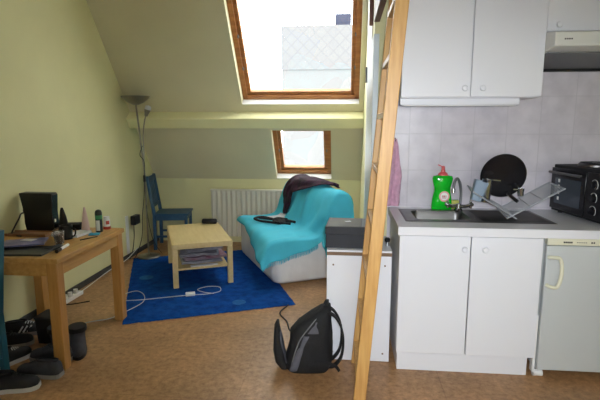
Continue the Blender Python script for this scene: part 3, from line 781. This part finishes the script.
bc = MB().tube(smooth_path([(0, 0, 0), (-.08, .10, 0), (-.12, .25, 0), (-.2, .42, 0), (-.15, .6, 0)], 8), .006, 6).build('black_cable', 'black', None, loc=(-.32, 3.24, .007))
tag(bc, 'black cable on the floor between rug and backpack', 'cable')
o = MB().tube(smooth_path([(0, 0, .72), (-.02, -.02, .5), (.06, .05, .3), (.02, .12, .1), (.08, .1, .01), (.25, .2, .006)], 8), .005, 6).build('black_cable', 'black', None, loc=(-2.49, 3.56, 0))
tag(o, 'black cable hanging behind the desk to the floor', 'cable')

# ------------------------------------------------------------------ backpack
bp = thing('backpack', 'black and grey backpack with open front pocket on the floor by the ladder', 'backpack', (-.212, 2.812, 0), R(6))
bp.scale = (.95, .70, .95)
def sq(cx, cy, rx, ry, z, e=.6, n=26, tilt=0):
    return [(cx + rx * math.copysign(abs(math.cos(a)) ** e, math.cos(a)), cy + ry * math.copysign(abs(math.sin(a)) ** e, math.sin(a)), z + tilt * math.cos(a)) for a in [2 * PI * k / n for k in range(n)]]
def wobble(rg, a=.007): return [[(x + a * noise.noise((x * 14, y * 14, z * 14)), y + a * noise.noise((x * 14 + 5, y * 14, z * 14)), z) for x, y, z in r] for r in rg]
MB().rings(wobble([sq(-.005, 0, .135, .125, .004), sq(-.005, 0, .155, .14, .03), sq(.0, 0, .158, .145, .10), sq(.012, 0, .146, .142, .19), sq(.016, 0, .140, .135, .27), sq(.036, 0, .114, .125, .34, tilt=.012), sq(.07, 0, .078, .105, .40, tilt=.022), sq(.10, 0, .042, .08, .435, tilt=.015), sq(.105, 0, .02, .04, .445)])).build('body', 'bag_black', bp, smooth=180)
# front pocket flap gaping open to the left
b = MB(); b.rings(wobble([sq(-.165, 0, .03, .115, .03), sq(-.19, 0, .038, .125, .07), sq(-.205, 0, .034, .12, .15), sq(-.212, 0, .026, .11, .23), sq(-.215, 0, .018, .085, .30), sq(-.21, 0, .009, .05, .335)], .005)); b.build('front_pocket', 'bag_black', bp, smooth=180)
b = MB(); b.rings([[(x - .012 + .0, y * .82, z * .9 + .03) for x, y, z in r] for r in [sq(-.16, -.012, .03, .11, .04), sq(-.178, -.012, .03, .118, .10), sq(-.19, -.012, .026, .11, .2), sq(-.198, -.012, .018, .085, .28)]]); b.build('pocket_lining', 'bag_grey', bp, smooth=180)
def patch(u, v):
    z = .03 + .24 * v; x = -.135 + .05 * u + .17 * v * .55; return (x, -.138 - .012 * math.sin(PI * u) + .012 * v, z)
MB().grid(patch, 8, 12).build('grey_panel', 'bag_grey', bp, smooth=180, solid=.006)
def patch2(u, v): return (-.02 + .085 * u + .03 * v, -.128 + .02 * v - .006 * math.sin(PI * u), .285 + .075 * v)
MB().grid(patch2, 8, 6).build('grey_panel', 'bag_grey', bp, smooth=180, solid=.006)
def ribbon(name, pts, w, th, m, side=(0, 1, 0), n=7):
    P = smooth_path(pts, n); rg = []
    for i, p in enumerate(P):
        t = P[min(i + 1, len(P) - 1)] - P[max(0, i - 1)]; t.normalize(); sd = Vector(side); sd = (sd - t * sd.dot(t)).normalized(); o_ = t.cross(sd)
        rg.append([p + sd * w / 2 + o_ * th / 2, p + sd * w / 2 - o_ * th / 2, p - sd * w / 2 - o_ * th / 2, p - sd * w / 2 + o_ * th / 2])
    return MB().rings(rg).build(name, m, bp, bevel=.002)
for sy in (-.07, .07):
    ribbon('strap', [(.115, sy, .42), (.17, sy, .385), (.215, sy * 1.1, .30), (.225, sy * 1.15, .2), (.21, sy * 1.1, .10), (.165, sy, .04), (.13, sy, .035)], .055, .012, 'bag_black')
ribbon('grab_handle', [(.10, -.03, .435), (.12, -.03, .475), (.12, .03, .475), (.10, .03, .435)], .02, .006, 'bag_black', side=(1, 0, 0))
ribbon('side_strap', [(.03, -.142, .10), (.10, -.15, .095), (.17, -.13, .06), (.20, -.11, .015)], .022, .004, 'bag_black', side=(0, 0, 1))
MB().tube(smooth_path([(-.12, -.13, .06), (-.095, -.14, .16), (-.06, -.136, .25), (.0, -.125, .33), (.06, -.10, .40)], 6), .004, 6).build('zipper', 'hood_grey', bp)

# ------------------------------------------------------------------ ladder
ld = thing('ladder', 'pine loft ladder with two side rails and flat treads before the kitchen', 'ladder', (0, 0, 0))
def lx(z): return .099 + .0775 * z
LY0, LY1 = 2.44, 2.90
for y in (LY0, LY1):
    MB().beam((lx(0) - .01 * (y - LY0), y, 0), (lx(2.78), y, 2.78), .068, .03).build('side_rail', 'pine', ld, bevel=.004)
for k in range(9):
    z = .15 + .29 * k
    MB().box(lx(z) - .034, lx(z) + .032, LY0 + .015, LY1 - .015, z - .015, z + .015).build('tread', 'pine', ld, bevel=.003)
ld.location = (0, 0, 0)

# ------------------------------------------------------------------ low unit with the dark box on it
lu = thing('low_cabinet', 'low white cabinet with brown edged top behind the ladder', 'cabinet', (.1, 2.94, 0))
MB().box(-.2, .20, .0, .40, 0, .72).build('body', 'white_lam', lu, bevel=.002, smooth=0)
MB().box(-.207, .207, -.016, -.001, .004, .722).build('front_board', 'white_lam', lu, bevel=.002, smooth=0)
MB().box(-.208, .208, -.018, .41, .7225, .745).build('top', 'brown_edge', lu, bevel=.001, smooth=0)
MB().box(-.207, .207, -.0165, .41, .7452, .757).build('top_surface', 'white_lam', lu, bevel=.001, smooth=0)
for x in (-.165, .165): MB().cyl((x, -.019, .66), (x, -.015, .66), .006, n=10).build('screw', 'brown_edge', lu)
for x in (-.165, .165): MB().cyl((x, -.019, .06), (x, -.015, .06), .006, n=10).build('screw', 'brown_edge', lu)
db = thing('storage_box', 'dark grey cardboard box with printed lid on the low cabinet', 'box', (.055, 3.12, .7575), R(-3))
MB().box(-.165, .165, -.15, .15, 0, .128).build('body', 'box_grey', db, bevel=.004)
MB().box(-.169, .169, -.154, .154, .09, .142).build('lid', 'box_grey', db, bevel=.004)
MB().box(-.155, .06, -.14, .14, .1422, .1432).build('printed_panel', 'box_top', db, smooth=0)
MB().box(.065, .16, -.14, .14, .1422, .1432).build('grey_panel', 'box_lid_grey', db, smooth=0)
MB().obox((-.03, .02, .1445), (.04, .022, .002), (0, 0, R(20))).build('white_tag', 'paper', db, smooth=0)
bk = thing('valve_knob', 'small black valve knob between low cabinet and sink unit', 'valve', (.288, 3.06, .7575))
MB().cyl((0, 0, 0), (0, 0, .03), .012).build('stem', 'chrome', bk)
MB().lathe([(0, .03), (.018, .03), (.02, .045), (.012, .056), (0, .057)], n=16).build('knob', 'black', bk)

# ------------------------------------------------------------------ towel on a hook
hk = thing('towel_hook', 'small metal hook on the tiles at the kitchen corner', 'hook', (.36, YK, 1.44))
MB().box(-.012, .012, -.006, 0, -.02, .02).build('plate', 'chrome', hk, bevel=.002)
MB().tube(smooth_path([(0, -.004, 0), (0, -.03, -.005), (0, -.035, .02)], 5), .004, 8).build('prong', 'chrome', hk)
def tw(u, v):
    w = .012 + .06 * min(1, (v * 1.8)); x = .36 + (u - .5) * 2 * w - .035 * v + .012 * noise.noise((u * 4, v * 7, 1))
    return (x, YK - .028 - .012 * math.sin(u * 14 + v * 2) * (.3 + v), 1.46 - .50 * v - (.02 * abs(u - .5) if v < .1 else 0))
tag(MB().grid(tw, 24, 40).build('kitchen_towel', 'towel', None, smooth=180, solid=.005), 'pink kitchen towel hanging beside the ladder against the tiles', 'towel')

# ------------------------------------------------------------------ kitchen base units
YF0 = 2.80
def knob(parent, x, y, z, mt='white_lam', r=.019):
    mxk = Matrix.Translation((x, y, z)) @ Matrix.Rotation(R(90), 4, 'X')
    return MB().lathe([(0, 0), (.009, 0), (.008, .012), (r * .9, .017), (r, .024), (r * .8, .032), (0, .035)], n=20, mx=mxk).build('knob', mt, parent)
sc_ = thing('sink_cabinet', 'white two-door base cabinet below the sink', 'cabinet', (.75, YF0, 0))
MB().box(-.41, -.392, .022, .66, .135, .893).box(.402, .42, .022, .66, .135, .893).box(-.392, .402, .022, .66, .135, .153).box(-.392, .402, .64, .66, .153, .893).build('body', 'white_lam', sc_, smooth=0)
for x0, x1, kx in ((-.412, .006, -.024), (.012, .422, .096)):
    d = MB().box(x0, x1, 0, .02, .138, .891).build('door', 'white_lam', sc_, bevel=.003)
    knob(d, kx - .008, .0, .818)
MB().box(-.40, .40, .045, .065, 0, .135).box(-.40, -.38, .065, .6, 0, .135).box(.38, .40, .065, .6, 0, .135).build('plinth', 'white_lam', sc_, bevel=.001, smooth=0)
wt = MB()
SX0, SX1, SY0, SY1 = .86 - .455, .86 + .43, 2.965, 3.375      # sink cut-out
WT0, WT1 = .898, .949
wt.box(.325, SX0, 2.78, YK, WT0, WT1).box(SX1, XR, 2.78, YK, WT0, WT1).box(SX0, SX1, 2.78, SY0, WT0, WT1).box(SX0, SX1, SY1, YK, WT0, WT1)
tag(wt.build('worktop', 'worktop', None, smooth=0), 'white laminate worktop along the tiled kitchen wall', 'worktop')

sk = thing('sink', 'stainless steel sink with a basin and ribbed drainer set in the worktop', 'sink', (.848, 3.17, WT1))
b = MB(); bw = (-.385, -.03, -.155, .15); ow = (-.46, .46, -.225, .225)
def sinkf(u, v):
    x = ow[0] + (ow[1] - ow[0]) * u; y = ow[2] + (ow[3] - ow[2]) * v
    dx = max(bw[0] - x, x - bw[1]); dy = max(bw[2] - y, y - bw[3]); d = max(dx, dy); cx_ = max(0, dx + .05); cy_ = max(0, dy + .05)
    if cx_ > 0 and cy_ > 0: d = math.hypot(cx_, cy_) - .05
    z = .004
    if d < 0: z = .004 - .14 * min(1, (-d) / .035) ** 1.2
    e = min(x - ow[0], ow[1] - x, y - ow[2], ow[3] - y)
    if e < .006: z = .001
    elif x > .03 and e > .03:
        z = .002 + .003 * math.cos(2 * PI * y / .03)
    return (x, y, z)
b.grid(sinkf, 184, 90); b.build('bowl_and_drainer', 'steel', sk, smooth=60)
MB().lathe([(0, -.137), (.03, -.137), (.032, -.132), (.02, -.13), (0, -.131)], c=(-.21, 0, 0), n=20).build('drain', 'chrome', sk)

fc = thing('mixer_tap', 'chrome two-handled mixer tap with a grey arched spout', 'tap', (.80, 3.335, WT1 + .004))
MB().lathe([(0, 0), (.03, 0), (.032, .008), (.022, .02), (.02, .05), (0, .055)], n=22).build('body', 'chrome', fc)
MB().tube([(-.05, -.005, .035), (.05, -.005, .035)], .013, 12).build('valve_bar', 'chrome', fc)
for s in (-1, 1):
    h = MB(); h.cyl((s * .05, -.005, .035), (s * .085, -.02, .05), .012, .014)
    for a in range(3):
        an = a * PI / 3; h.cyl((s * .078, -.02 + .028 * math.cos(an), .05 + .028 * math.sin(an)), (s * .078, -.02 - .028 * math.cos(an), .05 - .028 * math.sin(an)), .006, n=8)
    h.ball((s * .086, -.02, .05), .014); h.build('handle', 'chrome', fc)
MB().tube(smooth_path([(.012, 0, .045), (.014, 0, .12), (.0, -.02, .19), (-.03, -.06, .235), (-.06, -.11, .215), (-.068, -.125, .165)], 8), .0095, 12).build('spout', 'hood_grey', fc)
MB().cyl((-.068, -.125, .175), (-.069, -.127, .145), .013).build('nozzle', 'chrome', fc)

sb = thing('soap_bottle', 'green dish soap bottle with red cap behind the sink', 'bottle', (.695, 3.39, WT1 + .0035))
pr = [(.02, .068, 0), (.026, .072, .008), (.03, .072, .03), (.031, .068, .08), (.03, .058, .13), (.03, .058, .16), (.031, .068, .20), (.03, .072, .225), (.026, .066, .24), (.016, .034, .247)]
MB().rings([[(w * math.copysign(abs(math.cos(a)) ** .75, math.cos(a)), d * math.sin(a), z) for a in [2 * PI * k / 28 for k in range(28)]] for d, w, z in pr]).build('body', 'soap', sb, smooth=60)
cp = MB().lathe([(0, .245), (.035, .245), (.034, .257), (.024, .266), (.016, .27), (.015, .285), (0, .287)], n=22, sy=.7).build('cap', 'red_plastic', sb)
MB().lathe([(0, .285), (.011, .285), (.013, .30), (.009, .312), (0, .314)], n=14).obox((-.018, 0, .312), (.04, .012, .008), (0, R(25), 0)).build('spout', 'red_plastic', cp)
def disc(parent, name, m, c, r, sx=1, y=0):
    b = MB(); b.rings([[(c[0] + r * sx * math.cos(a), y + dy, c[1] + r * math.sin(a)) for a in [2 * PI * k / 28 for k in range(28)]] for dy in (0, -.0012)]); return b.build(name, m, parent)
lb = disc(sb, 'label', 'label_pink', (.01, .098), .038, .95, -.0305)
disc(lb, 'label_centre', 'white_plastic', (.01, .098), .028, .95, -.0317)
b = MB()
for i, x in enumerate((-.006, .003, .010, .019)): b.box(x, x + .0045, -.0338, -.0329, .090, .106)
b.box(-.006, .0235, -.0338, -.0329, .084, .0865); b.build('label_lettering', 'jar_red', lb, smooth=0)

sg = thing('sponge', 'yellow scouring sponge beside the green soap bottle', 'sponge', (.79, 3.40, WT1 - .012), R(12))
MB().obox((0, 0, .05), (.066, .024, .062), (R(-8), 0, 0)).build('foam', 'sponge', sg, bevel=.008)
MB().obox((0, .0155, .052), (.066, .006, .062), (R(-8), 0, 0)).build('scourer', 'sponge_green', sg, bevel=.002)

# dish rack: two wire frames crossing
rk = thing('dish_rack', 'folding wire dish rack standing open on the drainer', 'dish rack', (1.035, 2.955, WT1 + .016), R(-8))
def rack_frame(ang, hi, lo, name):
    ca, sa = math.cos(ang), math.sin(ang); b = MB(); base = .03
    def P(t, y): return (t * ca, y, base + t * sa)
    dep = .34
    ring = [P(lo, 0), P(hi, 0), P(hi, dep), P(lo, dep)]
    for i in range(4): b.cyl(ring[i], ring[(i + 1) % 4], .0045, n=8)
    n = 10
    for i in range(1, n): b.cyl(P(lo, dep * i / n), P(hi, dep * i / n), .0022, n=6)
    for t in (.12, .2): b.cyl(P(t, 0), P(t, dep), .003, n=6)
    return b.build(name, 'wire', rk)
rack_frame(R(180 - 31), .27, -.03, 'wire_frame')
rack_frame(R(32), .335, -.03, 'wire_frame')
cu = thing('cutlery_holder', 'blue-grey plastic cutlery holder at the raised left end of the rack', 'cutlery holder', (.85, 3.10, 1.068), R(-8))
mxc = Matrix.Rotation(R(14), 4, 'Y')
b = MB(); rr = [roundrect(-.036 - i, .036 + i, -.04 - i, .04 + i, .012, z, 3) for z, i in ((0, -.004), (.13, .006), (.13, .001), (.006, -.009))]
b.rings([[mxc @ Vector(p) for p in r] for r in rr]); b.build('holder', 'grey_plastic', cu)
def cutlery(lb, dx, dy, tilt, L):
    t = thing('cutlery', lb, 'cutlery', (.905 + dx, 3.08 + dy, 1.055), R(0), 'cutlery in the rack holder')
    mxx = Matrix.Rotation(R(tilt), 4, 'Y')
    b = MB(); b.beam(mxx @ Vector((0, 0, 0)), mxx @ Vector((0, 0, L)), .012, .003); b.ball(mxx @ Vector((0, 0, L)), (.013, .005, .02)); b.build('handle', 'chrome', t)
gs = thing('steel_cup', 'shiny steel cup with handle next to the blue-grey holder in the rack', 'cup', (.915, 3.12, 1.055), R(0))
mxg = Matrix.Rotation(R(4), 4, 'Y')
MB().lathe([(0, 0), (.028, 0), (.031, .004), (.031, .125), (.034, .15), (.031, .15), (.028, .01), (0, .01)], n=22, mx=mxg).build('body', 'chrome', gs)
MB().box(.03, .08, -.008, .008, .142, .15, mxg).build('handle', 'chrome', gs, bevel=.002)
pn = thing('frying_pan', 'round black frying pan standing upright in the dish rack', 'pan', (1.05, 3.24, 1.082), 0)
mxp = Matrix.Translation((0, 0, .142)) @ Matrix.Rotation(R(-80), 4, 'X') @ Matrix.Rotation(R(180), 4, 'X')
MB().lathe([(0, .0), (.105, 0), (.13, .02), (.145, .034), (.147, .034), (.134, .016), (.108, -.004), (0, -.004)], n=48, mx=mxp).build('body', 'pan', pn)
MB().lathe([(.144, .033), (.146, .037), (.149, .033), (.146, .030)], n=48, mx=mxp).build('rim', 'black_gloss', pn)
b = MB(); b.beam((.035, -.02, .02), (.08, -.10, -.028), .022, .014); b.build('handle', 'black', pn, bevel=.004)
cl = thing('measuring_cup', 'small steel measuring cup at the right foot of the pan in the rack', 'cup', (1.155, 3.17, 1.09), 0)
MB().lathe([(0, 0), (.018, 0), (.022, .05), (.02, .05), (.016, .004), (0, .004)], n=18).build('body', 'chrome', cl)
MB().box(-.05, -.02, -.005, .005, .04, .046).build('handle', 'chrome', cl)

# mini oven with hot plates
ov = thing('mini_oven', 'black mini oven with a hot plate on top at the worktop end', 'oven', (1.52, 2.85, WT1), R(8))
OL, OD, OH = .56, .33, .335
MB().box(.012, OD, 0, OL, .015, OH).build('body', 'black_matte', ov, bevel=.006)
for x in (.05, OD - .05):
    for y in (.05, OL - .05): MB().cyl((x, y, 0), (x, y, .018), .015, n=14).build('foot', 'black', ov)
dd = MB().box(-.008, .012, .185, OL - .01, .035, OH - .02).build('door', 'black_gloss', ov, bevel=.003)
MB().box(-.0095, -.0075, .225, OL - .06, .075, OH - .085).build('oven_window', 'dark_glass', dd, smooth=0)
MB().cyl((-.035, .21, OH - .05), (-.035, OL - .03, OH - .05), .009, n=12).cyl((-.035, .23, OH - .05), (-.005, .23, OH - .05), .006).cyl((-.035, OL - .05, OH - .05), (-.005, OL - .05, OH - .05), .006).build('door_handle', 'steel', dd)
b = MB()
for z in (.10, .14, .18, .22): b.box(-.0102, -.0094, OL - .115, OL - .095, z, z + .022)
b.build('rack_marks', 'white_plastic', dd, smooth=0)
b = MB().box(-.006, .012, .005, .18, .035, OH - .02); cpn = b.build('control_panel', 'black', ov, bevel=.002)
for z in (.085, .165, .245):
    mxk = Matrix.Translation((-.006, .10, z)) @ Matrix.Rotation(R(-90), 4, 'Y')
    MB().lathe([(0, 0), (.024, 0), (.022, .018), (0, .019)], n=20, mx=mxk).build('knob', 'black_gloss', ov)
    b = MB(); b.tube([(-.0075, .10 + .031 * math.cos(a), z + .031 * math.sin(a)) for a in [R(-50 + 280 * k / 20) for k in range(21)]], .0013, 5); b.build('dial_mark', 'white_plastic', ov)
MB().lathe([(0, 0), (.105, 0), (.105, .012), (.095, .022), (.0, .024)], c=(.17, .36, OH), n=36).build('hot_plate', 'steel', ov)
MB().lathe([(.09, .0225), (.093, .026), (.06, .026), (.055, .0235)], c=(.17, .36, OH), n=36).build('hot_plate_ring', 'black_matte', ov)

# refrigerator
fr = thing('refrigerator', 'white under-counter refrigerator at the right end of the kitchen', 'refrigerator', (1.20, 2.815, 0))
MB().box(.0, .58, .045, .62, .05, .885).build('body', 'fridge_white', fr, bevel=.004)
dd = MB().box(.0, .58, 0, .042, .055, .845).build('door', 'fridge_white', fr, bevel=.006)
MB().box(.0, .58, .0, .042, .849, .890).build('top_strip', 'cream_plastic', fr, bevel=.004)
b = MB(); xx = .09
for i in range(5): b.box(xx + .0105 * i, xx + .0105 * i + .008, -.0012, .0, .863, .873)
for i in range(5): b.box(xx + .075 + .012 * i, xx + .075 + .012 * i + .008, -.0012, 0, .866, .870)
b.box(xx + .155, xx + .163, -.0012, 0, .863, .873).box(xx + .167, xx + .175, -.0012, 0, .863, .873)
b.build('brand_lettering', 'black', fr, smooth=0)
MB().tube(smooth_path([(.012, -.002, .775), (.03, -.03, .782), (.065, -.034, .775), (.078, -.036, .72), (.075, -.036, .65), (.06, -.034, .605), (.03, -.03, .60), (.012, -.002, .605)], 6), .011, 12).build('handle', 'cream_plastic', dd)
MB().box(-.021, -.006, .02, .06, 0.03, .4).build('side_filler', 'white_paint', fr, smooth=0)
for x in (.03, .55): MB().cyl((x - .02, .05, 0), (x - .02, .05, .055), .019, n=14).build('foot', 'hood_grey', fr)
MB().cyl((-.01, .035, .022), (.045, .035, .022), .022, n=16).build('roller', 'white_plastic', fr)

# upper cabinets
UY = 3.08; UZ = 1.73
uc = thing('wall_cabinet', 'white two-door wall cabinet above the sink', 'cabinet', (.775, UY, UZ - .008))
MB().box(-.425, .425, .022, YK - UY, 0, .82).build('body', 'white_lam', uc, smooth=0)
for x0, x1, kx in ((-.427, -.004, -.04), (.002, .427, .068)):
    d = MB().box(x0, x1, 0, .02, 0.004, .82).build('door', 'white_lam', uc, bevel=.003)
    knob(d, kx, 0, .055)
uc2 = thing('wall_cabinet', 'white wall cabinet above the extractor hood', 'cabinet', (1.50, UY, 2.02))
MB().box(-.297, .297, .022, YK - UY, 0, .53).build('body', 'white_lam', uc2, smooth=0)
d = MB().box(-.297, .297, 0, .02, .092, .53).build('door', 'white_lam', uc2, bevel=.003); knob(d, -.235, 0, .125)
hd = thing('extractor_hood', 'white extractor hood with a projecting front lip', 'extractor hood', (1.50, UY, 1.90))
MB().prism([(.0, .205), (-.125, .187), (-.13, .18), (-.13, .108), (-.125, .104), (.0, .09), (.39, .036), (.39, .118), (.021, .118), (.021, .205)], 'x', -.297, .297).build('hood_body', 'hood_white', hd, bevel=.004)
MB().prism([(.0, .0885), (.37, .0375), (.37, .030), (.0, .081)], 'x', -.285, .285).build('filter', 'hood_grey', hd, smooth=0)
MB().box(-.285, .285, .372, .392, .012, .035).build('filter_rail', 'black', hd, smooth=0)
b = MB()
for i in range(4): b.box(-.245 + .012 * i, -.245 + .012 * i + .009, -.1312, -.13, .140, .148)
b.build('brand_lettering', 'grey_trunk', hd, smooth=0)
us = thing('under_cabinet_light', 'white strip light below the two-door wall cabinet', 'light', (.745, 3.22, UZ))
MB().box(-.39, .37, -.03, .03, -.05, -.0005).build('housing', 'white_lam', us, bevel=.006)
MB().box(-.37, .35, -.025, .025, -.056, -.05).build('diffuser', 'white_plastic', us, bevel=.002)
